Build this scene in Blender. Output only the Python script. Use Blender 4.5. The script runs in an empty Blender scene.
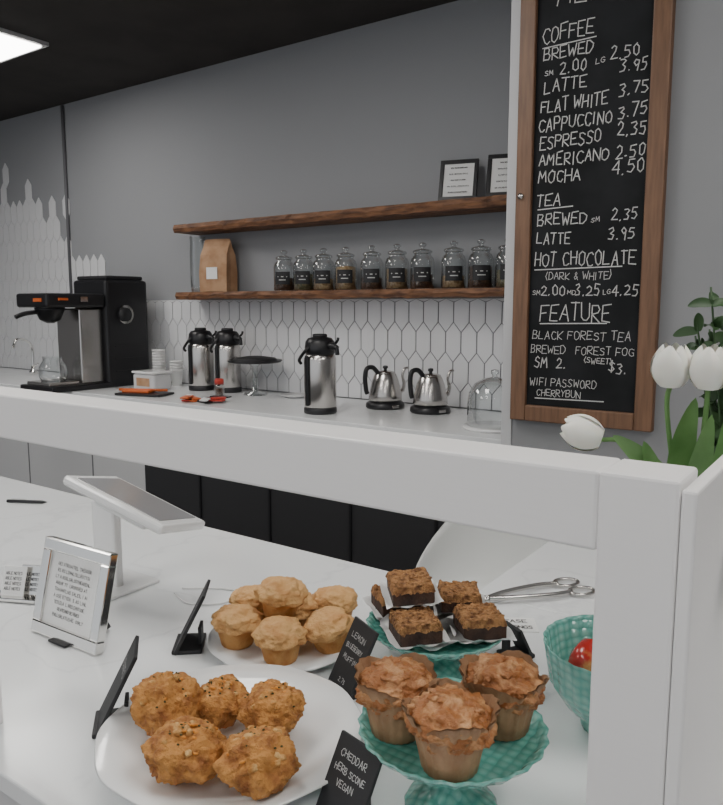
import bpy, bmesh, math, random
from mathutils import Vector, Matrix, noise
random.seed(7)
R=math.radians
# ------------------------------------------------------------ materials
def newmat(name):
    m=bpy.data.materials.new(name); m.use_nodes=True
    return m,m.node_tree,m.node_tree.nodes["Principled BSDF"]
def mat(name,col,rough=.5,metal=0,col2=None,scale=20,detail=4,lo=.4,hi=.6,bump=0,bscale=None,spec=None,trans=0,sss=0,coat=0,stretch=None):
    m,nt,b=newmat(name)
    b.inputs["Base Color"].default_value=(*col,1); b.inputs["Roughness"].default_value=rough; b.inputs["Metallic"].default_value=metal
    if spec is not None: b.inputs["Specular IOR Level"].default_value=spec
    b.inputs["Transmission Weight"].default_value=trans
    b.inputs["Coat Weight"].default_value=coat
    if sss:
        b.inputs["Subsurface Weight"].default_value=sss; b.inputs["Subsurface Radius"].default_value=(.01,.006,.003)
    tc=nt.nodes.new("ShaderNodeTexCoord")
    vec=tc.outputs["Object"]
    if stretch:
        mp=nt.nodes.new("ShaderNodeMapping"); mp.inputs["Scale"].default_value=stretch
        nt.links.new(vec,mp.inputs["Vector"]); vec=mp.outputs["Vector"]
    if col2 is not None:
        n=nt.nodes.new("ShaderNodeTexNoise"); n.inputs["Scale"].default_value=scale; n.inputs["Detail"].default_value=detail
        nt.links.new(vec,n.inputs["Vector"])
        r=nt.nodes.new("ShaderNodeValToRGB"); r.color_ramp.elements[0].position=lo; r.color_ramp.elements[1].position=hi
        r.color_ramp.elements[0].color=(*col,1); r.color_ramp.elements[1].color=(*col2,1)
        nt.links.new(n.outputs["Fac"],r.inputs["Fac"]); nt.links.new(r.outputs["Color"],b.inputs["Base Color"])
    if bump:
        n=nt.nodes.new("ShaderNodeTexNoise"); n.inputs["Scale"].default_value=bscale or scale; n.inputs["Detail"].default_value=6
        nt.links.new(vec,n.inputs["Vector"])
        bp=nt.nodes.new("ShaderNodeBump"); bp.inputs["Strength"].default_value=bump; bp.inputs["Distance"].default_value=.01
        nt.links.new(n.outputs["Fac"],bp.inputs["Height"]); nt.links.new(bp.outputs["Normal"],b.inputs["Normal"])
    return m
def glassmat(name,tint=(.95,.97,.97),refl=.12):
    m=bpy.data.materials.new(name); m.use_nodes=True; nt=m.node_tree; nt.nodes.clear()
    o=nt.nodes.new("ShaderNodeOutputMaterial"); mx=nt.nodes.new("ShaderNodeMixShader")
    t=nt.nodes.new("ShaderNodeBsdfTransparent"); t.inputs[0].default_value=(*tint,1)
    g=nt.nodes.new("ShaderNodeBsdfGlossy"); g.inputs["Roughness"].default_value=.03
    lw=nt.nodes.new("ShaderNodeLayerWeight"); lw.inputs["Blend"].default_value=refl
    nt.links.new(lw.outputs["Facing"] if refl>.3 else lw.outputs["Fresnel"],mx.inputs[0]); nt.links.new(t.outputs[0],mx.inputs[1]); nt.links.new(g.outputs[0],mx.inputs[2])
    nt.links.new(mx.outputs[0],o.inputs[0]); return m
def emat(name,col,s):
    m=bpy.data.materials.new(name); m.use_nodes=True; nt=m.node_tree; nt.nodes.clear()
    o=nt.nodes.new("ShaderNodeOutputMaterial"); e=nt.nodes.new("ShaderNodeEmission")
    e.inputs[0].default_value=(*col,1); e.inputs[1].default_value=s; nt.links.new(e.outputs[0],o.inputs[0]); return m

WALL=mat("wall_paint",(.285,.292,.305),.85,bump=.05,bscale=60)
WALL2=mat("wall_paint_grey",(.235,.24,.25),.85)
EDGE=mat("wall_edge_painted_light",(.50,.505,.515),.7)  # lighter grey than the partition, with the edge's brighter light put into the colour
CEIL=mat("ceiling_dark",(.040,.036,.034),.9,col2=(.050,.045,.042),scale=3)
FLOOR=mat("floor_dark",(.07,.068,.066),.5,col2=(.11,.105,.10),scale=2)
WHITE=mat("white_painted_wood",(.87,.86,.855),.45,bump=.03,bscale=25,stretch=(1,6,6))
LAM=mat("white_laminate",(.60,.60,.61),.5)
QUARTZ=mat("white_quartz",(.80,.815,.825),.18,col2=(.74,.755,.77),scale=1.6,detail=9,lo=.56,hi=.60)
nt=QUARTZ.node_tree
for n in nt.nodes:
    if n.type=='VALTORGB':
        n.color_ramp.elements[0].position=.492; n.color_ramp.elements[1].position=.5
        e=n.color_ramp.elements.new(.508); e.color=(.80,.815,.825,1)
        n.color_ramp.elements[0].color=(.80,.815,.825,1); n.color_ramp.elements[1].color=(.72,.735,.75,1)
DARK=mat("dark_cabinet",(.032,.032,.035),.5)
BLACK=mat("black_plastic",(.012,.012,.014),.35)
BLACKM=mat("black_matte",(.016,.016,.018),.6)
STEEL=mat("brushed_steel",(.56,.54,.52),.26,metal=1)
CHROME=mat("chrome",(.75,.74,.72),.12,metal=1)
TILE=mat("tile_white",(.70,.705,.72),.25)
GROUT=mat("grout",(.17,.17,.18),.9)
SHELF=mat("live_edge_wood",(.08,.033,.016),.6,col2=(.26,.12,.055),scale=9,detail=6,lo=.35,hi=.65,bump=.4,bscale=30,stretch=(1,6,6))
OAK=mat("board_frame_wood",(.11,.055,.028),.5,col2=(.18,.092,.048),scale=14,lo=.3,hi=.7,stretch=(6,6,.6))
CHALKB=mat("chalkboard_slate",(.007,.008,.009),.8,col2=(.014,.015,.017),scale=5,spec=.25)
CHALK=mat("chalk",(.52,.52,.51),.95)
PORC=mat("porcelain",(.82,.82,.82),.12,coat=.3)
PAPER=mat("paper",(.80,.80,.79),.8)
INK=mat("ink",(.06,.06,.06),.8)
GLASS=glassmat("clear_glass"); PANE=glassmat("pane_glass",(.985,.99,.99),.02)
GLASSJ=glassmat("jar_glass",(.93,.95,.95),.42)
KRAFT=mat("kraft_paper",(.36,.20,.105),.8,col2=(.46,.28,.16),scale=12,bump=.3)
def tealmat():
    m,nt,b=newmat("teal_milk_glass"); b.inputs["Roughness"].default_value=.12
    b.inputs["Transmission Weight"].default_value=.15; b.inputs["Coat Weight"].default_value=.4
    tc=nt.nodes.new("ShaderNodeTexCoord"); v=nt.nodes.new("ShaderNodeTexVoronoi"); v.inputs["Scale"].default_value=75
    v.inputs["Randomness"].default_value=.15
    nt.links.new(tc.outputs["Object"],v.inputs["Vector"]); bp=nt.nodes.new("ShaderNodeBump"); bp.invert=True
    bp.inputs["Strength"].default_value=.7; bp.inputs["Distance"].default_value=.006
    nt.links.new(v.outputs["Distance"],bp.inputs["Height"]); nt.links.new(bp.outputs["Normal"],b.inputs["Normal"])
    r=nt.nodes.new("ShaderNodeValToRGB"); r.color_ramp.elements[0].color=(.36,.70,.61,1); r.color_ramp.elements[1].color=(.11,.41,.345,1)
    r.color_ramp.elements[1].position=.7
    nt.links.new(v.outputs["Distance"],r.inputs["Fac"]); nt.links.new(r.outputs["Color"],b.inputs["Base Color"])
    return m
TEAL=tealmat()
SCONE=mat("scone_crust",(.58,.26,.065),.7,col2=(.28,.09,.02),scale=50,lo=.46,hi=.70,bump=1,bscale=130)
CRUMB=mat("scone_pale",(.70,.44,.18),.8,col2=(.48,.20,.04),scale=60,lo=.35,hi=.6,bump=1,bscale=110)
CHED=mat("cheddar_bit",(.66,.26,.04),.5)
HERB=mat("herb_fleck",(.07,.06,.015),.8)
MUFT=mat("glazed_muffin_top",(.34,.125,.035),.42,col2=(.58,.31,.14),scale=55,lo=.46,hi=.68,bump=1,bscale=80)
WRAP=mat("parchment_wrap",(.25,.125,.06),.6,col2=(.46,.29,.165),scale=30,lo=.3,hi=.75,bump=.5,bscale=45)
LEMT=mat("plain_muffin_top",(.66,.38,.15),.7,col2=(.46,.19,.05),scale=30,lo=.48,hi=.75,bump=.7,bscale=90)
LEMB=mat("plain_muffin_side",(.50,.215,.055),.75,col2=(.62,.33,.11),scale=40,bump=.5,bscale=80)
CHOC=mat("square_base",(.028,.012,.008),.6,col2=(.06,.026,.015),scale=40,bump=.6,bscale=60)
OAT=mat("oat_crumble",(.42,.21,.08),.85,col2=(.15,.06,.022),scale=95,lo=.44,hi=.68,bump=1,bscale=140)
LEAF=mat("tulip_leaf",(.08,.19,.05),.5,col2=(.13,.27,.08),scale=10)
PETAL=mat("white_petal",(.84,.84,.77),.5,sss=.15)
DLEAF=mat("dark_leaf",(.02,.055,.018),.5,col2=(.04,.09,.03),scale=10)
APPLE=mat("apple_skin",(.36,.02,.015),.25,col2=(.60,.36,.12),scale=26,lo=.53,hi=.70,coat=.4)
ORANGE=mat("orange_plastic",(.62,.13,.03),.4); RED=mat("red_plastic",(.50,.04,.025),.4)
SCREEN=mat("tablet_screen",(.26,.26,.27),.10)
COFFEEB=mat("coffee_beans",(.05,.022,.012),.5,col2=(.12,.06,.03),scale=90,bump=1,bscale=120)
OATS=mat("dry_goods",(.46,.33,.18),.8,col2=(.28,.17,.08),scale=90,bump=1)
TEAG=mat("loose_tea",(.10,.10,.05),.9,col2=(.22,.18,.09),scale=90,bump=1)
SOIL=mat("terracotta_pot",(.28,.12,.07),.8)

# ------------------------------------------------------------ mesh builder
class M:
    def __init__(s,name): s.n=name;s.v=[];s.f=[];s.mi=[];s.sm=[];s.mats=[]
    def idx(s,m):
        if m not in s.mats: s.mats.append(m)
        return s.mats.index(m)
    def add(s,vs,fs,m,smooth=False,T=None):
        o=len(s.v); k=s.idx(m)
        for v in vs:
            v=Vector(v); s.v.append(T@v if T else v)
        for f in fs: s.f.append([i+o for i in f]); s.mi.append(k); s.sm.append(smooth)
        return s
    def box(s,c,d,m,bev=0,T=None,rot=None,seg=2):
        bm=bmesh.new(); bmesh.ops.create_cube(bm,size=1)
        for v in bm.verts: v.co=Vector((v.co.x*d[0],v.co.y*d[1],v.co.z*d[2]))
        if bev: bmesh.ops.bevel(bm,geom=bm.edges[:],offset=bev,segments=seg,affect='EDGES',profile=.5)
        L=Matrix.Translation(c)
        if rot is not None: L=L@rot
        if T: L=T@L
        bm.verts.index_update()
        s.add([v.co.copy() for v in bm.verts],[[v.index for v in f.verts] for f in bm.faces],m,False,L); bm.free(); return s
    def b2(s,x0,x1,y0,y1,z0,z1,m,bev=0): return s.box(((x0+x1)/2,(y0+y1)/2,(z0+z1)/2),(abs(x1-x0),abs(y1-y0),abs(z1-z0)),m,bev)
    def lathe(s,prof,m,T=None,seg=32,rf=None,zf=None,smooth=True,capb=True,capt=True):
        vs=[];fs=[];n=len(prof)
        for i,(r,z) in enumerate(prof):
            for j in range(seg):
                a=2*math.pi*j/seg; rr=r*(rf(a,i/(n-1)) if rf else 1); zz=z+(zf(a,i/(n-1)) if zf else 0)
                vs.append((rr*math.cos(a),rr*math.sin(a),zz))
        for i in range(n-1):
            for j in range(seg):
                k=(j+1)%seg; fs.append([i*seg+j,i*seg+k,(i+1)*seg+k,(i+1)*seg+j])
        if capb and prof[0][0]>1e-5: fs.append(list(range(seg))[::-1])
        if capt and prof[-1][0]>1e-5: fs.append([(n-1)*seg+j for j in range(seg)])
        return s.add(vs,fs,m,smooth,T)
    def tube(s,pts,r,m,seg=8,T=None):
        pts=[Vector(p) for p in pts]; n=len(pts); rs=r if isinstance(r,(list,tuple)) else [r]*n
        rs=list(rs)+[rs[-1]]*max(0,n-len(rs))
        vs=[];fs=[]; nrm=None
        for i,p in enumerate(pts):
            t=(pts[min(i+1,n-1)]-pts[max(i-1,0)]).normalized()
            if nrm is None:
                nrm=t.orthogonal().normalized()
            nrm=(nrm-t*nrm.dot(t)).normalized(); bn=t.cross(nrm)
            for j in range(seg):
                a=2*math.pi*j/seg; vs.append(p+(nrm*math.cos(a)+bn*math.sin(a))*rs[i])
        for i in range(n-1):
            for j in range(seg):
                k=(j+1)%seg; fs.append([i*seg+j,i*seg+k,(i+1)*seg+k,(i+1)*seg+j])
        fs.append(list(range(seg))[::-1]); fs.append([(n-1)*seg+j for j in range(seg)])
        return s.add(vs,fs,m,True,T)
    def blob(s,c,rad,m,amp=.1,freq=3,sub=4,seed=0,flat=None,T=None,f2=0,a2=0,f3=0,a3=0,f4=0,a4=0):
        bm=bmesh.new(); bmesh.ops.create_icosphere(bm,subdivisions=sub,radius=1)
        off=Vector((seed*7.3,seed*3.1,seed*1.7)); vs=[]
        bm.verts.index_update()
        for v in bm.verts:
            p=v.co.normalized(); d=1+amp*noise.noise(p*freq+off)
            if a2: d+=a2*noise.noise(p*f2+off)
            if a3: d+=a3*noise.noise(p*f3+off)
            if a4: d+=a4*abs(noise.noise(p*f4+off))
            q=Vector((p.x*rad[0]*d,p.y*rad[1]*d,p.z*rad[2]*d))
            if flat is not None and q.z<flat: q.z=flat+(q.z-flat)*.08
            vs.append(q+Vector(c))
        s.add(vs,[[v.index for v in f.verts] for f in bm.faces],m,True,T); bm.free(); return s
    def build(s,loc=(0,0,0),rz=0,rot=None):
        me=bpy.data.meshes.new(s.n); me.from_pydata([tuple(v) for v in s.v],[],s.f)
        for m in s.mats: me.materials.append(m)
        me.polygons.foreach_set("material_index",s.mi); me.polygons.foreach_set("use_smooth",s.sm); me.update()
        o=bpy.data.objects.new(s.n,me); bpy.context.collection.objects.link(o); o.location=loc
        o.rotation_euler=rot if rot else (0,0,rz)
        return o
def curve(pts,n=8):
    pts=[Vector(p) for p in pts]; out=[]
    P=[pts[0]]+pts+[pts[-1]]
    for i in range(1,len(P)-2):
        a,b,c,d=P[i-1:i+3]
        for k in range(n):
            t=k/n; out.append(.5*((2*b)+(-a+c)*t+(2*a-5*b+4*c-d)*t*t+(-a+3*b-3*c+d)*t**3))
    out.append(pts[-1]); return out

# ------------------------------------------------------------ stroke font
FN={
'A':[[(0,0),(2,6),(4,0)],[(.8,2.2),(3.2,2.2)]],'B':[[(0,0),(0,6),(2.6,6),(3.4,5),(2.6,3.2),(0,3.2)],[(2.6,3.2),(4,2),(3,0),(0,0)]],
'C':[[(4,5),(2.8,6),(1,5.6),(0,3),(1,.4),(2.8,0),(4,1)]],'D':[[(0,0),(0,6),(2.2,6),(4,4),(4,2),(2.2,0),(0,0)]],
'E':[[(4,6),(0,6),(0,0),(4,0)],[(0,3),(3,3)]],'F':[[(4,6),(0,6),(0,0)],[(0,3),(3,3)]],
'G':[[(4,5),(2.5,6),(.8,5.4),(0,3),(.8,.6),(2.5,0),(4,1),(4,2.8),(2.4,2.8)]],'H':[[(0,0),(0,6)],[(4,0),(4,6)],[(0,3),(4,3)]],
'I':[[(2,0),(2,6)]],'J':[[(3.5,6),(3.5,1),(2,0),(.5,1)]],'K':[[(0,0),(0,6)],[(4,6),(0,2.6),(4,0)]],'L':[[(0,6),(0,0),(3.6,0)]],
'M':[[(0,0),(.4,6),(2.2,2),(4,6),(4.6,0)]],'N':[[(0,0),(0,6),(4,0),(4,6)]],'O':[[(2,6),(.4,5),(0,3),(.5,.8),(2,0),(3.5,.8),(4,3),(3.6,5),(2,6)]],
'P':[[(0,0),(0,6),(3,6),(4,4.6),(3,3),(0,3)]],'Q':[[(2,6),(0,3),(2,0),(4,3),(2,6)],[(2.6,1.5),(4,-.3)]],
'R':[[(0,0),(0,6),(3,6),(3.8,4.6),(3,3.2),(0,3),(4,0)]],'S':[[(3.8,5.2),(2.4,6),(.6,5.4),(.5,4),(3.4,2.4),(3.6,.9),(2,0),(0,.8)]],
'T':[[(0,6),(4,6)],[(2,6),(2,0)]],'U':[[(0,6),(0,1.2),(1.4,0),(2.8,0),(4,1.2),(4,6)]],'V':[[(0,6),(2,0),(4,6)]],
'W':[[(0,6),(1,0),(2.4,4),(3.8,0),(4.8,6)]],'X':[[(0,0),(4,6)],[(0,6),(4,0)]],'Y':[[(0,6),(2,3),(4,6)],[(2,3),(2,0)]],'Z':[[(0,6),(4,6),(0,0),(4,0)]],
'0':[[(2,6),(.4,4.6),(.4,1.2),(2,0),(3.6,1.2),(3.6,4.6),(2,6)]],'1':[[(1,4.8),(2,6),(2,0)]],'2':[[(.2,4.8),(1.6,6),(3.4,5),(3,3),(0,0),(4,0)]],
'3':[[(.3,5.6),(2.6,6),(3.4,4.6),(1.6,3.3),(3.6,2),(2.8,.2),(.2,.2)]],'4':[[(3,0),(3,6),(0,2.2),(4,2.2)]],
'5':[[(3.6,6),(.6,6),(.4,3.6),(2.6,3.8),(3.6,2),(2.4,.1),(.2,.3)]],'7':[[(.2,6),(3.8,6),(1.6,0)]],'9':[[(3.6,4),(2,3),(.4,4.4),(1.8,6),(3.6,5),(3.2,0)]],
'.':[[(1.6,0),(2.1,.4)]],'&':[[(4,0),(1,4.6),(1.8,6),(2.6,4.8),(.2,1.6),(1.6,0),(3.8,2)]],'(':[[(2.6,6.5),(1.2,3),(2.6,-.5)]],')':[[(1.2,6.5),(2.6,3),(1.2,-.5)]],
'$':[[(3.6,5),(2,5.6),(.5,4.6),(3.5,1.8),(2,.4),(.3,1.2)],[(2,6.4),(2,-.4)]],'-':[[(.5,3),(3.5,3)]]}
def text(b,s,x,z,h,w,m,y=0,T=None,jit=.15,asp=.8,width=None,slant=0):
    u=h/6
    adv=[(3.0 if ch in "I.1()" else 6.2 if ch in "MW" else 3.2 if ch==' ' else 5.3) for ch in s]
    if width: asp=width/(sum(adv)*u)
    cx=x
    for ch,ad in zip(s,adv):
        if ch in FN:
            dz=random.uniform(-jit,jit)*u*2; off=-1.2 if ch in "I.1()" else 0; sc=random.uniform(.9,1.06)
            for st in FN[ch]:
                pts=[(cx+(px+off+random.uniform(-jit,jit)+slant*pz)*u*asp,z+dz+(pz*sc+random.uniform(-jit,jit))*u) for px,pz in st]
                for (x0,z0),(x1,z1) in zip(pts,pts[1:]):
                    dx,dz2=x1-x0,z1-z0; L=math.hypot(dx,dz2) or 1; nx,nz=-dz2/L*w/2,dx/L*w/2; ex,ez=dx/L*w*.4,dz2/L*w*.4
                    b.add([(x0-nx-ex,y,z0-nz-ez),(x1-nx+ex,y,z1-nz+ez),(x1+nx+ex,y,z1+nz+ez),(x0+nx-ex,y,z0+nz-ez)],[[0,1,2,3]],m,False,T)
        cx+=ad*u*asp
def line(b,x0,x1,z0,z1,w,m,y=0,T=None):
    b.add([(x0,y,z0-w/2),(x1,y,z1-w/2),(x1,y,z1+w/2),(x0,y,z0+w/2)],[[0,1,2,3]],m,False,T)

# ------------------------------------------------------------ room
b=M("floor"); b.b2(-7.2,3.2,-3.5,3.6,-.1,0,FLOOR); b.build()
b=M("ceiling"); b.b2(-7.2,3.2,-3.5,3.6,2.89,3.0,CEIL); b.build()
b=M("wall_back"); b.b2(-7.2,3.2,3.35,3.5,0,2.89,WALL); b.build()
b=M("wall_left"); b.b2(-7.2,-7.0,-3.5,3.35,0,2.89,WALL); b.build()
b=M("wall_right"); b.b2(3.0,3.2,-3.5,3.35,0,2.89,WALL); b.build()
b=M("wall_partition"); b.b2(-1.09,3.0,2.42,3.35,0,2.89,WALL2); b.build()
b=M("partition_edge_painted_light"); b.b2(-1.095,-1.056,2.414,2.4195,.0,2.89,EDGE,.002); b.build()  # added thin strip, its pale colour paints the bright reflection along the partition edge
# backsplash of elongated hexagon tiles with a ragged top at left
b=M("backsplash_tile")
def ztop(x):
    if x>-4.45: return 1.47
    pts=[(-7,2.35),(-6.2,2.30),(-5.8,2.45),(-5.5,2.25),(-5.2,2.2),(-5.05,2.12),(-4.85,1.8),(-4.6,1.62),(-4.45,1.5)]
    for (a,za),(c,zc) in zip(pts,pts[1:]):
        if a<=x<=c: return za+(zc-za)*(x-a)/(c-a)
    return 1.47
W=.088;S=.10;P=.048;G=.0034
def hexa(cx,cz,zmax):
    w=W/2-G; hs=S/2; p=P
    pts=[(-w,-hs),(0,-hs-p),(w,-hs),(w,hs),(0,hs+p),(-w,hs)]
    pts=[(cx+a,max(.925,min(zmax,cz+c))) for a,c in pts]
    if max(q[1] for q in pts)-min(q[1] for q in pts)<.01: return
    y0=3.341;y1=3.3465
    vs=[(a,y0,c) for a,c in pts]+[(a,y1,c) for a,c in pts]
    b.add(vs,[list(range(6))]+[[i,i+6,(i+1)%6+6,(i+1)%6] for i in range(6)],TILE)
colr={}
for r in range(0,13):
    z=.95+r*(S+P+G)
    for i in range(0,69):
        x=-6.98+i*W+(W/2 if r%2 else 0)
        if x>-1.14: continue
        key=(i,r%2)
        if key not in colr: colr[key]=random.uniform(-.22,.16)
        if x>-4.45:
            if z-S/2-P<1.466: hexa(x,z,1.472)
        elif z<ztop(x)+colr[key]-.02: hexa(x,z,9)
b.b2(-4.5,-1.097,3.346,3.349,.921,1.472,GROUT)
b.build()
b=M("wall_conduit"); b.tube([(-5.02,3.335,1.5),(-5.02,3.335,2.88)],.012,mat("conduit_grey",(.12,.12,.13),.6)); b.build()
# ceiling light panels
PAN=emat("light_diffuser",(1,.965,.92),13.0); TRIM=mat("light_trim",(.5,.5,.5),.5)
for (x,y) in [(-4.26,1.92),(-1.9,1.25),(.6,1.25),(-4.26,-1.2),(-1.9,-1.2),(.6,-1.2)]:
    b=M("ceiling_light_panel"); b.box((0,0,.012),(.66,1.26,.02),TRIM); b.box((0,0,-.002),(.6,1.2,.008),PAN); b.build((x,y,2.868))

# ------------------------------------------------------------ back counter
b=M("back_counter")
b.b2(-6.98,-1.097,2.63,3.335,.88,.92,QUARTZ,.004)
b.b2(-6.98,-3.41,2.68,3.335,.0,.88,LAM)
b.b2(-3.41,-1.097,2.68,3.335,.0,.88,DARK)
for x in [-6.2,-5.4,-4.6,-3.9]: b.b2(x-.004,x+.004,2.676,2.68,.1,.86,GROUT)
for x in [-2.95,-2.45,-1.95,-1.5]:
    b.b2(x-.006,x+.006,2.672,2.68,.08,.86,BLACK)
    b.b2(x-.30,x-.06,2.655,2.67,.60,.612,STEEL,.003)
b.build()
# shelves
def shelf(z0,z1):
    b=M("floating_wood_shelf"); n=90; x0=-3.64;x1=-1.097; vs=[];fs=[]; yb=3.3385 if z0<1.6 else 3.349
    for i in range(n+1):
        x=x0+(x1-x0)*i/n; e=.014*noise.noise(Vector((x*5,z0*9,0)))+.008*noise.noise(Vector((x*22,z0,1))); e2=.012*noise.noise(Vector((x*14,3,z0)))
        vs+=[(x,yb,z0),(x,3.15+e,z0+e2),(x,3.14+e,(z0+z1)/2+e2*.6),(x,3.15-e,z1),(x,yb,z1)]
    for i in range(n):
        for j in range(5):
            k=(j+1)%5; fs.append([i*5+j,(i+1)*5+j,(i+1)*5+k,i*5+k])
    fs+= [[0,1,2,3,4],[n*5+4-j for j in range(5)]]
    b.add(vs,fs,SHELF); b.build()
shelf(1.882,1.930); shelf(1.477,1.519)
ZS=1.5205
# jars
for k,x in enumerate([-2.82,-2.675,-2.535,-2.385,-2.215,-2.06,-1.91,-1.735,-1.590,-1.45]):
    b=M("glass_storage_jar"); q=1.10
    b.lathe([(r_,z_*q) for r_,z_ in [(.0,.0),(.056,0),(.060,.006),(.060,.120),(.054,.138),(.041,.150),(.041,.158),(.046,.160)]],GLASSJ,seg=28,capt=False)
    b.lathe([(r_,z_*q) for r_,z_ in [(.047,.160),(.049,.165),(.046,.171),(.024,.177),(.010,.181),(.010,.186),(.018,.191),(.020,.199),(.010,.206),(0,.207)]],GLASSJ,seg=24)
    fill=[COFFEEB,TEAG,OATS,OATS,COFFEEB,OATS,COFFEEB,OATS,COFFEEB,TEAG][k]; h=[.07,.09,.06,.12,.06,.10,.07,.06,.10,.08][k]
    b.lathe([(0,.004),(.053,.004),(.053,h),(.02,h+.006),(0,h+.007)],fill,seg=24)
    vs=[];fs=[];n=8
    for i in range(n+1):
        a=R(-60-42+84*i/n); vs+=[(.0615*math.cos(a),.0615*math.sin(a),.035),(.0615*math.cos(a),.0615*math.sin(a),.105)]
    for i in range(n): fs.append([2*i,2*i+2,2*i+3,2*i+1])
    b.add(vs,fs,BLACKM)
    for zz_,ra_ in ((.075,26),(.057,18)):
        vs=[(.0625*math.cos(R(-60+t)),.0625*math.sin(R(-60+t)),z) for t,z in [(-ra_,zz_),(0,zz_),(ra_,zz_),(ra_,zz_+.005),(0,zz_+.005),(-ra_,zz_+.005)]]
        b.add(vs,[[0,1,4,5],[1,2,3,4]],CHALK)
    b.build((x,3.235,ZS))
# kraft bag
b=M("kraft_paper_bag")
vs=[];w=.10;d=.055
lv=[(0,1,1),(.12,1.02,1.0),(.22,.98,.8),(.27,.95,.3),(.30,.95,.10),(.315,.9,.06)]
for z,a,c in lv: vs+=[(-w*a,-d*c,z),(0,-d*c*1.1,z+.002),(w*a,-d*c,z),(w*a*.9,0,z),(w*a,d*c,z),(-w*a,d*c,z),(-w*a*.9,0,z)]
fs=[]
for i in range(len(lv)-1):
    for j in range(7): k=(j+1)%7; fs.append([i*7+j,i*7+k,(i+1)*7+k,(i+1)*7+j])
fs+=[list(range(7))[::-1],[35+j for j in range(7)]]
b.add(vs,fs,KRAFT); b.box((0,-.064,.11),(.08,.002,.07),PAPER); b.build((-3.35,3.235,ZS),.15)
b=M("glass_vase"); b.lathe([(0,0),(.045,0),(.05,.05),(.05,.25),(.045,.30),(.05,.34)],GLASSJ,capt=False); b.build((-3.53,3.24,ZS))
# picture frames on the upper shelf
def picframe(name,loc,w,h,fm,bw,rz,lean,page,d=.015,lines=8,easel=False,lw=.0012,mg=.018):
    b=M(name); T=Matrix.Rotation(-lean,4,'X')
    b.box((0,0,bw/2),(w,d,bw),fm,.003,T); b.box((0,0,h-bw/2),(w,d,bw),fm,.003,T)
    for s in (-1,1): b.box((s*(w/2-bw/2),0,h/2),(bw,d,h-2*bw+.002),fm,.003,T)
    b.box((0,.002,h/2),(w-bw,d*.5,h-bw),page,0,T)
    for i in range(lines):
        z=h-bw-mg-.006-(h-2*bw-2*mg)*i/max(1,lines-1)*.95; q=random.uniform(.5,.85)*(w/2-bw-mg*.5)
        text(b,"".join(random.choice("AEOSTN RIL") for _ in range(22)),-q,z,min(.006,(h-2*bw)/lines*.38),lw,INK,y=-d*.26,T=T,width=2*q)
    if easel:
        b.box((0,.055,h*.30),(w*.28,.004,h*.62),BLACKM,0,None,Matrix.Rotation(R(28),4,'X'))
        b.box((0,.03,.004),(w*.25,.10,.004),BLACKM)
    return b.build(loc,rz)
picframe("picture_frame",(-1.715,3.22,1.933),.185,.205,BLACK,.020,R(16),R(16),PAPER,lines=5)
picframe("picture_frame",(-1.465,3.22,1.933),.185,.205,BLACK,.020,R(16),R(16),PAPER,lines=5)

# ------------------------------------------------------------ coffee machine
b=M("coffee_brewer")
b.b2(-4.35,-4.0,2.90,3.22,.93,1.60,BLACK,.02); b.b2(-4.33,-4.02,2.92,3.20,1.60,1.625,BLACKM,.008)
b.b2(-4.30,-4.05,2.74,2.90,.95,1.42,STEEL,.01)
b.b2(-4.35,-4.0,2.50,3.22,.92,.955,BLACK,.008)
b.b2(-4.34,-4.01,2.50,2.90,1.425,1.51,BLACK,.015)
b.b2(-4.30,-4.06,2.52,2.72,.955,.975,STEEL,.003)
b.lathe([(.09,0),(.085,-.02),(.06,-.08),(.02,-.10),(0,-.10)],BLACK,Matrix.Translation((-4.175,2.62,1.43)))
b.tube(curve([(-4.175,2.55,1.40),(-4.175,2.46,1.39),(-4.175,2.40,1.37)]),.014,BLACK)
b.lathe([(0,0),(.07,0),(.085,.03),(.08,.09),(.055,.13),(.06,.15)],GLASSJ,Matrix.Translation((-4.175,2.62,.976)),capt=False)
b.lathe([(.045,0),(.045,.03),(0,.03)],BLACKM,Matrix.Translation((-3.998,3.02,1.38))@Matrix.Rotation(R(90),4,'Y'))
b.lathe([(.06,0),(.06,.004),(0,.004)],STEEL,Matrix.Translation((-3.999,3.04,1.38))@Matrix.Rotation(R(90),4,'Y'))
b.box((-4.0,2.60,1.475),(.012,.06,.014),ORANGE); b.box((-4.0,2.74,1.475),(.010,.05,.03),CHROME)
b.box((-4.10,2.497,1.47),(.08,.008,.02),ORANGE)
for z in (1.02,1.10,1.18): b.box((-3.998,3.06,z),(.006,.22,.006),BLACKM)
b.build()
b=M("sink_faucet"); b.lathe([(.03,0),(.03,.02),(.014,.03),(.014,.06)],CHROME)
b.tube(curve([(0,0,.05),(0,0,.20),(0,-.05,.26),(0,-.12,.26),(0,-.15,.20)]),.010,CHROME); b.tube([(0,0,.05),(.07,0,.08)],.007,CHROME); b.build((-5.28,3.15,.921))
def cups(n,loc):
    b=M("paper_cup_stack")
    for i in range(n): b.lathe([(.030,.0),(.041,.10),(.043,.10),(.043,.106),(.038,.106)],PAPER,Matrix.Translation((0,0,i*.018)),seg=24)
    b.build(loc)
cups(8,(-3.85,3.17,.921)); cups(4,(-3.74,3.22,.921))
b=M("storage_tub"); b.box((0,0,.05),(.20,.14,.10),LAM,.015); b.box((0,0,.108),(.21,.15,.015),PORC,.006); b.box((0,-.072,.05),(.12,.003,.05),KRAFT); b.build((-3.70,2.99,.921))
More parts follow.
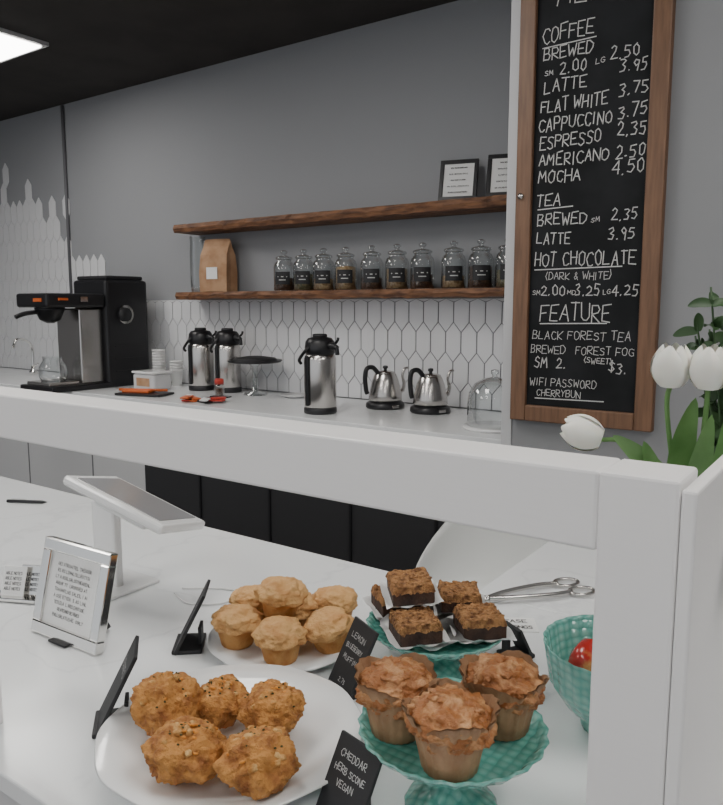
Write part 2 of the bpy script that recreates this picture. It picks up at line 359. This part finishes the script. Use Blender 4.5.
def airpot(loc,rz=0):
    b=M("airpot_carafe")
    b.lathe([(0,0),(.078,0),(.080,.004),(.080,.025),(.076,.03)],BLACK)
    b.lathe([(.076,.03),(.078,.033),(.078,.262),(.074,.275),(.066,.288)],STEEL,seg=40)
    b.lathe([(.067,.285),(.072,.290),(.074,.315),(.070,.345),(.058,.362),(.03,.368),(0,.368)],BLACK)
    b.lathe([(.035,.366),(.035,.378),(.03,.382),(0,.382)],BLACKM)
    b.tube(curve([(0,-.06,.325),(0,-.10,.325),(0,-.118,.315),(0,-.122,.285)]),[.018]*8+[.014]*8+[.010]*8+[.010],BLACK)
    b.tube(curve([(-.07,.0,.32),(-.088,.01,.30),(-.088,.05,.26),(-.07,.06,.24)]),.008,BLACK)
    b.tube(curve([(.07,.0,.32),(.095,0,.33),(.115,0,.345),(.12,0,.36)]),.007,BLACK)
    b.box((-.083,0,.16),(.012,.022,.24),BLACK,.004)
    b.build(loc,rz)
airpot((-2.22,2.80,.921),R(80)); airpot((-3.43,3.15,.921),R(85)); airpot((-3.22,3.17,.921),R(85))
def kettle(loc,rz):
    b=M("gooseneck_kettle")
    b.lathe([(0,0),(.094,0),(.100,.006),(.097,.026),(.08,.036),(0,.036)],BLACK)
    b.lathe([(.080,.038),(.085,.042),(.083,.07),(.068,.138),(.054,.173),(.050,.178)],STEEL,seg=40)
    b.lathe([(.050,.176),(.048,.184),(.02,.190),(0,.191)],STEEL); b.lathe([(.008,.188),(.008,.198),(.014,.204),(.012,.214),(0,.216)],BLACK)
    b.tube(curve([(-.07,0,.073),(-.105,0,.083),(-.115,0,.118),(-.105,0,.158),(-.118,0,.193),(-.14,0,.198)]),[.011]*10+[.009]*10+[.007]*20+[.006]*1,STEEL)
    b.tube(curve([(.045,0,.18),(.075,0,.208),(.11,0,.203),(.120,0,.158),(.114,0,.098),(.107,0,.078)]),.012,BLACK)
    b.box((0,.096,.016),(.04,.01,.014),STEEL,.002)
    return b.build(loc,rz)
kettle((-2.06,3.13,.921),R(246)); kettle((-1.79,3.12,.921),R(246))
b=M("glass_cake_dome")
b.lathe([(0,0),(.13,0),(.135,.008),(.13,.012),(0,.012)],PORC)
b.lathe([(.112,.013),(.114,.10),(.108,.15),(.085,.19),(.045,.212),(.012,.218),(.010,.225),(.018,.235),(.016,.248),(0,.252)],GLASSJ,capb=False,seg=40); b.build((-1.33,2.86,.921))
b=M("cake_stand_black"); b.lathe([(.07,0),(.07,.006),(.02,.02),(.015,.16),(.04,.185)],GLASSJ); b.lathe([(0,.185),(.15,.19),(.16,.20),(.155,.205),(.14,.198),(0,.197)],BLACK,seg=40)
b.lathe([(.13,.199),(.12,.215),(.05,.225),(0,.226)],BLACKM); b.build((-2.98,3.15,.921))
b=M("white_saucer"); b.lathe([(0,0),(.05,0),(.085,.014),(.083,.016),(.05,.004),(0,.004)],PORC); b.build((-2.72,3.2,.921))
b=M("barista_tray"); b.box((0,0,.008),(.30,.16,.012),BLACK,.004); b.box((-.04,0,.022),(.18,.08,.016),ORANGE,.006); b.tube([(-.15,-.03,.03),(.14,.02,.03)],.008,ORANGE); b.build((-3.50,2.77,.921),.3)
b=M("lid_sleeve_pile"); 
for i in range(12): b.box((random.uniform(-.14,.14),random.uniform(-.07,.07),.006+.009*(i%3)),(.11,.045,.008),[RED,PAPER,BLACK,ORANGE][i%4],.002,None,Matrix.Rotation(random.uniform(-1,1),4,'Z'))
b.build((-3.02,2.77,.921))
b=M("spice_shaker"); b.lathe([(0,0),(.028,0),(.028,.07),(.024,.075)],GLASSJ); b.lathe([(.026,.075),(.026,.10),(.02,.106),(0,.106)],RED); b.lathe([(0,.002),(.025,.002),(.025,.05),(0,.05)],COFFEEB); b.build((-3.07,2.95,.921))

# ------------------------------------------------------------ chalkboard menu
b=M("chalkboard_menu")
X0,X1,Z0,Z1=-1.05,-.575,1.045,2.62; bw=.055; yf=2.384
b.b2(X0+bw,X1-bw,2.398,2.419,Z0+bw,Z1-bw,CHALKB)
b.b2(X0,X0+bw,yf,2.4198,Z0,Z1,OAK,.004); b.b2(X1-bw,X1,yf,2.4198,Z0,Z1,OAK,.004)
b.b2(X0+bw,X1-bw,yf,2.4198,Z0,Z0+bw,OAK,.004); b.b2(X0+bw,X1-bw,yf,2.4198,Z1-bw,Z1,OAK,.004)
b.lathe([(.010,0),(.010,.006),(0,.008)],STEEL,Matrix.Translation((X0+.02,yf,1.80))@Matrix.Rotation(R(90),4,'X'),seg=12)
L=[("MENU",2.405,.052,-.93,.20),("COFFEE",2.30,.046,-.975,.165),("BREWED",2.245,.036,-.97,.16),
("SM",2.195,.016,-.965,.03),("2.00",2.195,.034,-.915,.09),("LG",2.205,.016,-.80,.03),("2.50",2.21,.036,-.755,.09),
("LATTE",2.14,.038,-.965,.14),("3.95",2.165,.036,-.725,.085),
("FLAT WHITE",2.078,.038,-.975,.215),("3.75",2.095,.038,-.725,.09),
("CAPPUCCINO",2.018,.038,-.98,.235),("3.75",2.028,.038,-.725,.09),
("ESPRESSO",1.962,.038,-.975,.20),("2.35",1.972,.038,-.725,.09),
("AMERICANO",1.905,.038,-.975,.225),("2.50",1.905,.038,-.725,.09),
("MOCHA",1.85,.038,-.975,.14),("4.50",1.855,.038,-.735,.10),
("TEA",1.775,.040,-.98,.085),("BREWED",1.708,.036,-.975,.165),("SM",1.71,.014,-.795,.03),("2.35",1.71,.036,-.73,.08),
("LATTE",1.648,.034,-.975,.115),("3.95",1.648,.036,-.74,.085),
("HOT CHOCOLATE",1.57,.044,-.98,.325),("(DARK & WHITE)",1.525,.024,-.94,.215),
("SM",1.475,.014,-.985,.03),("2.00",1.472,.034,-.955,.085),("MD",1.475,.014,-.865,.03),("3.25",1.472,.034,-.84,.085),("LG",1.475,.014,-.748,.025),("4.25",1.472,.034,-.72,.085),
("FEATURE",1.39,.056,-.955,.235),("BLACK FOREST TEA",1.328,.028,-.98,.32),("BREWED",1.28,.026,-.985,.12),("FOREST FOG",1.28,.026,-.83,.185),
("SM  2.",1.23,.034,-.97,.11),("(SWEET)",1.252,.018,-.80,.09),("$3.",1.225,.034,-.72,.06),
("WIFI PASSWORD",1.17,.026,-.985,.225),("CHERRYBUN",1.135,.022,-.96,.15)]
def zz(z): return z-.024*max(0,(z-1.45)/.85)
for s,z,h,x,w in L: text(b,s,x+.001,zz(z),h,.0034 if h>.03 else .0022,CHALK,y=2.3968,width=w*1.03,jit=.30,slant=.06)
for x0,x1,z in [(-.975,-.80,2.285),(-.975,-.855,1.762),(-.98,-.69,1.560),(-.955,-.73,1.378),(-.965,-.73,1.125)]: line(b,x0,x1,zz(z),zz(z)+.004,.0035,CHALK,y=2.3966)
b.build((0,0,0))

# ------------------------------------------------------------ front counter (L shaped)
b=M("front_counter")
b.b2(-3.3,.6,.485,1.45,.77,.80,QUARTZ,.003); b.b2(-.71,.6,1.45,2.413,.77,.80,QUARTZ,.003)
b.b2(-3.28,.58,.52,1.40,.0,.77,LAM); b.b2(-.68,.58,1.40,2.413,.0,.77,LAM)
b.build()
# sneeze guard frame
b=M("sneeze_guard_frame")
zt=1.327; zb=1.270; xr=-.1005; xl=-.1535
b.b2(-1.13,xl,.50,.555,zb,zt,WHITE,.0025)
b.b2(xl,xr,.50,.555,.80,zt,WHITE,.0025)
b.b2(-1.122,-1.067,.50,.555,.80,zb,WHITE,.0025)
b.b2(xr+.001,xr+.011,.498,.92,.80,1.322,WHITE,.002)
b.b2(-1.067,xl,.505,.509,.802,zb,PANE)
b.lathe([(.010,0),(.010,.008),(.016,.012),(.017,.020),(.010,.026),(0,.027)],PORC,Matrix.Translation((xr+.011,.625,1.262))@Matrix.Rotation(R(90),4,'Y'),seg=20)
b.build()

# ------------------------------------------------------------ pastries
def scone(loc,r,h,seed,rz=0,tilt=0):
    b=M("cheese_scone"); 
    b.blob((0,0,h*.5),(r,r*.95,h*.56),SCONE,.26,1.9,5,seed,flat=-h*.45,f2=6,a2=.10,f3=15,a3=.08,f4=9,a4=.10)
    for i in range(54):
        a=random.uniform(0,6.28); q=random.uniform(.05,.95); rr=r*q*.97; z=h*.5+h*.56*math.sqrt(1-q*q)
        if i<14: b.blob((rr*math.cos(a),rr*math.sin(a),z-.001),(r*random.uniform(.08,.15),r*.11,h*.07),CRUMB,.5,3,2,seed+i)
        elif i<30: b.blob((rr*math.cos(a),rr*math.sin(a),z),(.0045,.0025,.0022),CHED,.4,3,1,seed+i)
        else: b.blob((rr*math.cos(a),rr*math.sin(a),z+.0005),(.0022,.0016,.0015),HERB,.4,3,1,seed+i)
    b.build(loc,rot=(tilt,0,rz))
ZP=.829
scone((-.812,.662,ZP+.004),.047,.070,1); scone((-.765,.724,ZP),.042,.054,2); scone((-.690,.750,ZP),.046,.058,3,.8)
scone((-.708,.606,ZP),.050,.062,4,.5); scone((-.618,.645,ZP),.049,.062,5,1.1)
b=M("serving_platter")
b.lathe([(0,.012),(.09,.012),(.125,.016),(.150,.026),(.188,.036),(.190,.034),(.185,.030),(.15,.018),(.12,.004),(.10,.0),(0,.0)][::-1],PORC,seg=72,rf=lambda a,t:1+.008*math.cos(10*a))
b.build((-.728,.709,.8005))
b=M("dinner_plate"); b.lathe([(0,.0),(.08,.0),(.10,.006),(.144,.018),(.145,.021),(.10,.012),(0,.010)],PORC,seg=64,rf=lambda a,t:1+.008*math.cos(12*a)); b.build((-.885,1.005,.8005))
def plain_muffin(loc,seed,tilt=0,rz=0,s=1):
    b=M("plain_muffin")
    b.lathe([(0,0),(.026,0),(.028,.002),(.037,.040),(.038,.044)],LEMB,seg=48,rf=lambda a,t:1+.018*math.cos(18*a))
    b.blob((0,0,.044),(.045,.045,.024),LEMT,.20,2.2,5,seed,flat=-.008,f2=7,a2=.08,f3=16,a3=.04)
    o=b.build(loc,rot=(tilt,0,rz)); o.scale=(s,s,s)
for i,(x,y,z,t) in enumerate([(-.945,.938,.8135,0),(-.838,.938,.8135,0),(-.790,1.030,.8135,-.25),(-.985,1.025,.8135,.1),(-.900,1.045,.8135,0),(-.85,1.115,.815,0),(-.895,1.0,.860,.12)]): plain_muffin((x,y,z),i+20,t,i*1.3,1.04)
def cakestand(loc,h,r):
    b=M("teal_cake_stand")
    pr=[(0,0),(.058,0),(.060,.004),(.056,.010),(.030,.022),(.014,.034),(.013,h*.5),(.016,h*.62),(.013,h*.75),(.022,h-.012),(.06,h-.006),(r*.9,h-.004),(r,h+.008),(r+.002,h+.012),(r-.004,h+.010),(r*.9,h+.002),(0,h+.001)]
    b.lathe(pr,TEAL,seg=96,rf=lambda a,t:1+(.016*math.cos(24*a) if t>.6 else .01*math.cos(16*a)))
    b.build(loc)
cakestand((-.4125,.7845,.8005),.10,.117); cakestand((-.610,1.093,.8005),.072,.121)
def glazed(loc,seed,rz):
    b=M("glazed_muffin")
    def zf(a,t): return (t**3)*.017*abs(math.cos(2*a+.6))**.8*1.0
    def rf(a,t): return 1+.025*math.cos(22*a)*(.4+t)+ (t**3)*.12*(abs(math.cos(2*a+.6))-.4)
    pr=[(0,0),(.031,0),(.033,.002),(.036,.018),(.040,.036),(.046,.052),(.053,.063)]
    b.lathe(pr,WRAP,seg=88,rf=rf,zf=zf,capt=False)
    b.lathe([(p[0]*.97,p[1]+.001) for p in pr[2:]][::-1],WRAP,seg=88,rf=lambda a,t:rf(a,1-t),zf=lambda a,t:zf(a,1-t),capt=False,capb=False)
    b.blob((0,0,.058),(.048,.048,.030),MUFT,.24,2.6,5,seed,f2=8,a2=.12,f3=18,a3=.06,f4=10,a4=.08)
    for i in range(14):
        a=random.uniform(0,6.28);q=random.uniform(.1,.85)*.042
        b.blob((q*math.cos(a),q*math.sin(a),.058+.030*math.sqrt(max(.05,1-(q/.048)**2))),(random.uniform(.005,.010),.005,.003),MUFT,.4,3,2,seed+i,T=None)
    b.build(loc,rz)
zs=.8005+.1025
glazed((-.470,.745,zs),31,.3); glazed((-.380,.718,zs),32,1.0); glazed((-.364,.828,zs),33,1.9)
# doily and crumble squares
b=M("paper_doily"); b.lathe([(0,0),(.06,.0),(.098,.004)],PAPER,seg=60,rf=lambda a,t:1+.05*math.cos(5*a)+.02*math.cos(17*a),zf=lambda a,t:t*.006*(1+math.sin(7*a))); b.build((-.610,1.093,.8765))
def square(loc,rz,seed,tx=0,ty=0):
    b=M("oat_crumble_square"); sx,sz=.074,.036
    b.box((0,0,sz*.36+.001),(sx,sx,sz*.72),CHOC,.003)
    # curled white liner sheet
    n=20; vs=[];fs=[]; hw=.050
    for i in range(n+1):
        for j in range(n+1):
            x=(i/n*2-1)*hw; y=(j/n*2-1)*hw; e=max(0,max(abs(x),abs(y))-sx/2-.001)
            vs.append((x,y,.0008+e*.55+e*.25*math.sin(x*150+y*90+seed)))
    for i in range(n):
        for j in range(n): fs.append([i*(n+1)+j,(i+1)*(n+1)+j,(i+1)*(n+1)+j+1,i*(n+1)+j+1])
    b.add(vs,fs,PAPER,True)
    n=22; vs=[];fs=[]
    for i in range(n+1):
        for j in range(n+1):
            x=(i/n-.5)*sx*1.03;y=(j/n-.5)*sx*1.03; e=min(i,j,n-i,n-j)
            z=sz*(1.0 if e>0 else .66)+.0045*noise.noise(Vector((x*110+seed,y*110,seed)))+(.003*noise.noise(Vector((x*300,y*300,seed))))
            vs.append((x+.002*noise.noise(Vector((y*200,x*90,seed))),y+.002*noise.noise(Vector((x*200,5,seed+y*90))),z))
    for i in range(n):
        for j in range(n): fs.append([i*(n+1)+j,(i+1)*(n+1)+j,(i+1)*(n+1)+j+1,i*(n+1)+j+1])
    b.add(vs,fs,OAT)
    for i in range(40): b.blob((random.uniform(-.47,.47)*sx,random.uniform(-.47,.47)*sx,sz*1.0),(.0045,.004,.0025),OAT,.4,3,1,seed+i)
    b.build(loc,rot=(tx,ty,rz))
z0=.883
square((-.612,1.025,z0),.85,1); square((-.532,1.105,z0),.75,2); square((-.702,1.105,z0),.9,3); square((-.610,1.180,z0),.6,4)
square((-.658,1.085,z0+.041),.72,5,.08,-.06)
# bowl with apples
b=M("teal_bowl")
pr=[(0,0),(.045,0),(.047,.008),(.042,.014),(.070,.035),(.095,.072),(.104,.128),(.106,.134),(.101,.131),(.091,.076),(.066,.040),(.03,.022),(0,.020)]
b.lathe(pr,TEAL,seg=96,rf=lambda a,t:1+.01*math.cos(24*a)); b.build((-.297,1.085,.8005))
def apple(loc,rz,tx):
    b=M("apple"); b.lathe([(0,.008),(.012,.003),(.022,.0),(.033,.018),(.037,.038),(.034,.056),(.022,.068),(.010,.068),(0,.060)],APPLE,seg=36,rf=lambda a,t:1+.03*math.cos(5*a))
    b.tube([(0,0,.058),(.003,0,.070),(.006,.002,.080)],.0015,SHELF); b.build(loc,rot=(tx,0,rz))
apple((-.338,1.062,.872),1.3,.5); apple((-.258,1.070,.862),1.3,-.3); apple((-.308,1.142,.870),2.3,.2)
# ------------------------------------------------------------ signs
def sign(loc,rz,lines,w=.078,h=.118,lean=R(27)):
    b=M("tabletop_chalk_sign"); T=Matrix.Rotation(-lean,4,'X')
    b.box((0,0,h/2+.002),(w,.006,h),BLACKM,.0015,T); b.box((0,.022,.004),(w*.9,.055,.008),BLACKM,.002)
    b.box((0,.044,.022),(w*.4,.006,.04),BLACKM,.001)
    for s,z,x0,ww,hh in lines: text(b,s,x0,z*h,hh,.0010,CHALK,y=-.0034,T=T,width=ww,jit=.3)
    b.build(loc,rz)
ra=R(-27)
sign((-.700,.925,.8005),ra,[("LEMON",.76,-.024,.046,.009),("BLUEBERRY",.60,-.028,.054,.008),("MUFFIN",.44,-.023,.044,.008),("2.75",.14,-.01,.022,.007)])
sign((-.512,.668,.8005),R(-14),[("CHEDDAR",.76,-.026,.050,.009),("HERB SCONE",.58,-.029,.058,.008),("VEGAN",.42,-.018,.032,.008),("3.25",.1,-.01,.022,.007)],h=.10)
sign((-.940,.632,.8005),R(-40),[("SCONES",.7,-.03,.06,.012)],h=.135)
sign((-1.05,.885,.8005),R(-50),[("MUFFINS",.7,-.03,.06,.012)],h=.125,w=.085)
sign((-.500,1.235,.8005),R(150),[("OAT",.7,-.02,.04,.012)],h=.065,w=.05)
# silver frame
picframe("silver_picture_frame",(-1.238,.772,.801),.20,.186,CHROME,.024,R(2),R(14),PAPER,d=.02,lines=9,easel=True,lw=.0009)
# tablet point-of-sale
b=M("tablet_register")
b.box((-.035,0,.004),(.13,.16,.008),PORC,.003); b.box((-.05,0,.10),(.085,.022,.20),PORC,.008)
T=Matrix.Translation((.045,.01,.207))@Matrix.Rotation(R(14),4,'Z')@Matrix.Rotation(R(19),4,'Y')@Matrix.Rotation(R(-14),4,'X')
b.box((0,0,0),(.265,.185,.022),PORC,.007,T); b.box((0,0,.0115),(.22,.15,.002),SCREEN,0,T); b.box((0,0,-.020),(.14,.10,.022),PORC,.006,T)
b.build((-1.365,1.0,.8005),0)
b=M("power_cable"); b.tube(curve([(-1.26,1.08,.804),(-1.16,1.14,.804),(-1.12,1.08,.804),(-1.18,1.03,.804),(-1.25,1.05,.804)],10),.0025,PORC,6); b.build()
# card holder etc.
b=M("business_card_holder"); T=Matrix.Rotation(R(-20),4,'X')
for i in range(3):
    b.box((i*.035-.03,i*.012,.038+i*.004),(.055,.004,.07),CHROME if i==1 else PAPER,.001,T); 
    for q in range(4): text(b,"ABLE NOTES",i*.035-.05,.055-q*.011,.006,.001,INK,y=i*.012-.0025,T=T,width=.04)
b.box((0,.02,.006),(.15,.07,.008),CHROME,.002); b.build((-1.49,.835,.8005),R(25))
b=M("black_notebook"); b.box((0,0,.006),(.10,.07,.012),BLACKM,.002); b.build((-1.56,.97,.8005),.4)
b=M("ballpoint_pen"); b.tube([(-.07,0,.006),(.05,0,.006),(.068,0,.006)],[.0055,.0055,.001],BLACK); b.box((-.03,0,.013),(.05,.003,.002),CHROME); b.build((-2.24,1.29,.8005),.5)
b=M("price_label"); b.box((0,0,.001),(.10,.065,.002),PAPER); 
T=Matrix.Rotation(R(-90),4,'X'); text(b,"PLEASE",-.035,.008,.014,.0024,INK,y=-.0024,T=T,width=.07); text(b,"USE TONGS",-.042,-.020,.014,.0024,INK,y=-.0024,T=T,width=.084); b.build((-.572,1.335,.8005),R(32))
# tongs
b=M("serving_tongs")
for s in (-1,1):
    b.tube(curve([(0,0,.012),(.06,s*.018,.012),(.15,s*.030,.010),(.20,s*.026,.008)]),[.006]*25,STEEL,6)
    ring=[(.225+.030*math.cos(a),s*.028+.021*math.sin(a),.007) for a in [i*2*math.pi/16 for i in range(17)]]
    b.tube(ring,.004,STEEL,6)
b.lathe([(.008,0),(.008,.016),(0,.016)],STEEL,seg=12); b.build((-.660,1.405,.8005),R(56))
# ------------------------------------------------------------ flowers
b=M("tulip_bouquet")
b.lathe([(0,0),(.035,0),(.042,.03),(.045,.10),(.036,.19),(.030,.23),(.034,.25),(.031,.25),(.026,.23),(.03,.18),(0,.17)],PORC)
def bloom(c,d,s=1):
    d=Vector(d).normalized(); T=Matrix.Translation(c)@d.to_track_quat('Z','Y').to_matrix().to_4x4()
    for k in range(6):
        a0=k*math.pi/3; inner=.90 if k%2 else 1.0; n=8;m=14;vs=[];fs=[]
        for i in range(m+1):
            t=i/m; r=(.029*math.sin(math.pi*min(1,.12+t*.76))**.6)*inner*s; half=R(52)*max(0,math.sin(math.pi*(.16+.80*t)))**.35
            z=.062*t*s
            for j in range(n+1):
                q=j/n*2-1; a=a0+half*q; vs.append((r*math.cos(a),r*math.sin(a),z-.006*s*t*q*q))
        for i in range(m):
            for j in range(n): fs.append([i*(n+1)+j,i*(n+1)+j+1,(i+1)*(n+1)+j+1,(i+1)*(n+1)+j])
        b.add(vs,fs,PETAL,True,T)
    b.lathe([(0,-.002),(.012,.0),(.02,.008),(.01,.03),(0,.03)],PETAL,T)
top=Vector((0,0,.24))
heads=[((-.030,-.04,.516),(0.05,-.1,1)),((.024,-.04,.516),(.05,-.1,1)),((-.135,-.03,.420),(-1,-.15,.30)),((.09,.03,.50),(.5,.2,1))]
for p,d in heads:
    p=Vector(p); d=Vector(d).normalized(); b.tube(curve([(p.x*.1,p.y*.1,.20),top+Vector((p.x*.25,p.y*.25,.03)),p-d*.05,p]),.0042,LEAF,6); bloom(p,d,1.05)
def leaf(pts,w,m=LEAF,bb=None):
    bb=bb or b; P=curve(pts,6); n=len(P);vs=[];fs=[]
    for i,p in enumerate(P):
        t=i/(n-1); tan=(P[min(i+1,n-1)]-P[max(0,i-1)]).normalized(); sd=tan.cross(Vector((.5,-.8,.3))).normalized(); ww=w*math.sin(math.pi*(.12+.88*t))**.8
        nr=sd.cross(tan)
        vs+=[p-sd*ww+nr*ww*.3,p,p+sd*ww+nr*ww*.3]
    for i in range(n-1): fs+=[[3*i,3*i+1,3*i+4,3*i+3],[3*i+1,3*i+2,3*i+5,3*i+4]]
    bb.add(vs,fs,m,True)
leaf([(0,0,.22),(-.012,-.02,.32),(-.010,-.03,.42),(.006,-.03,.50)],.024)
leaf([(0,0,.22),(.03,-.02,.30),(.05,-.03,.40),(.055,-.02,.50)],.024)
leaf([(0,0,.22),(-.03,-.02,.34),(-.07,-.03,.395),(-.115,-.035,.43)],.020)
leaf([(0,0,.22),(.01,-.03,.33),(.02,-.05,.40),(.035,-.06,.48)],.022)
leaf([(0,0,.22),(-.02,-.03,.30),(-.045,-.05,.38),(-.06,-.06,.43)],.018)
b.build((-.235,1.24,.8005))
b=M("potted_shrub"); b.lathe([(0,0),(.06,0),(.08,.13),(.085,.14),(.078,.14),(.07,.12),(0,.12)],SOIL)
for i in range(11):
    a=i*.6; ht=random.uniform(.55,.70); e=Vector((.09*math.cos(a),.09*math.sin(a),ht)); P=curve([(0,0,.11),(e.x*.3,e.y*.3,ht*.5),e],6); b.tube(P,.0025,DLEAF,5)
    for k in range(18):
        t=random.uniform(.5,1); p=P[int(t*(len(P)-1))]; dd=Vector((random.uniform(-1,1),random.uniform(-1,1),random.uniform(-.2,.9))).normalized()*random.uniform(.035,.06)
        leaf([p,p+dd*.5+Vector((0,0,.005)),p+dd],.012,DLEAF)
b.build((-.292,1.95,.8005))
# ------------------------------------------------------------ shell chair
b=M("white_shell_chair"); CH=mat("chair_shell_white",(.66,.67,.66),.35)
vs=[];fs=[];na=48;nr=16
for i in range(nr+1):
    t=i/nr
    for j in range(na):
        a=2*math.pi*j/na; back=(1+math.cos(a))/2; h=.03+.20*min(1,back*1.8)+.12*back**3
        if t<.45: q=t/.45; r=.19*q; z=.012*q*q
        else:
            q=(t-.45)/.55; r=.19+.06*math.sin(q*math.pi/2); z=.012+h*q**1.5
        vs.append((r*math.cos(a)*1.0,r*math.sin(a)*1.08,z))
for i in range(nr):
    for j in range(na): k=(j+1)%na; fs.append([i*na+j,i*na+k,(i+1)*na+k,(i+1)*na+j])
b.add(vs,fs,CH,True,Matrix.Translation((0,0,.45)))
b.lathe([(0,-.012),(.14,-.012),(.18,-.006)],CH,Matrix.Translation((0,0,.45)))
for sx in (-1,1):
    for sy in (-1,1): b.tube([(sx*.11,sy*.11,.44),(sx*.19,sy*.19,0)],[.014,.010],OAK)
b.tube([(-.15,-.15,.22),(.15,.15,.22)],.004,BLACK); b.tube([(.15,-.15,.22),(-.15,.15,.22)],.004,BLACK)
o=b.build((-.985,2.12,0),R(60)); md=o.modifiers.new("s","SOLIDIFY"); md.thickness=.008

# ------------------------------------------------------------ world + camera
w=bpy.data.worlds.new("world"); bpy.context.scene.world=w; w.use_nodes=True
w.node_tree.nodes["Background"].inputs[0].default_value=(.92,.95,1,1); w.node_tree.nodes["Background"].inputs[1].default_value=.85
c=bpy.data.cameras.new("camera"); cam=bpy.data.objects.new("camera",c); bpy.context.collection.objects.link(cam)
cam.location=(0,0,1.44); cam.rotation_euler=(R(90-7.5),0,R(35.2)); c.sensor_fit='VERTICAL'; c.sensor_height=24; c.lens=24*740/805; c.clip_start=.02
bpy.context.scene.camera=cam
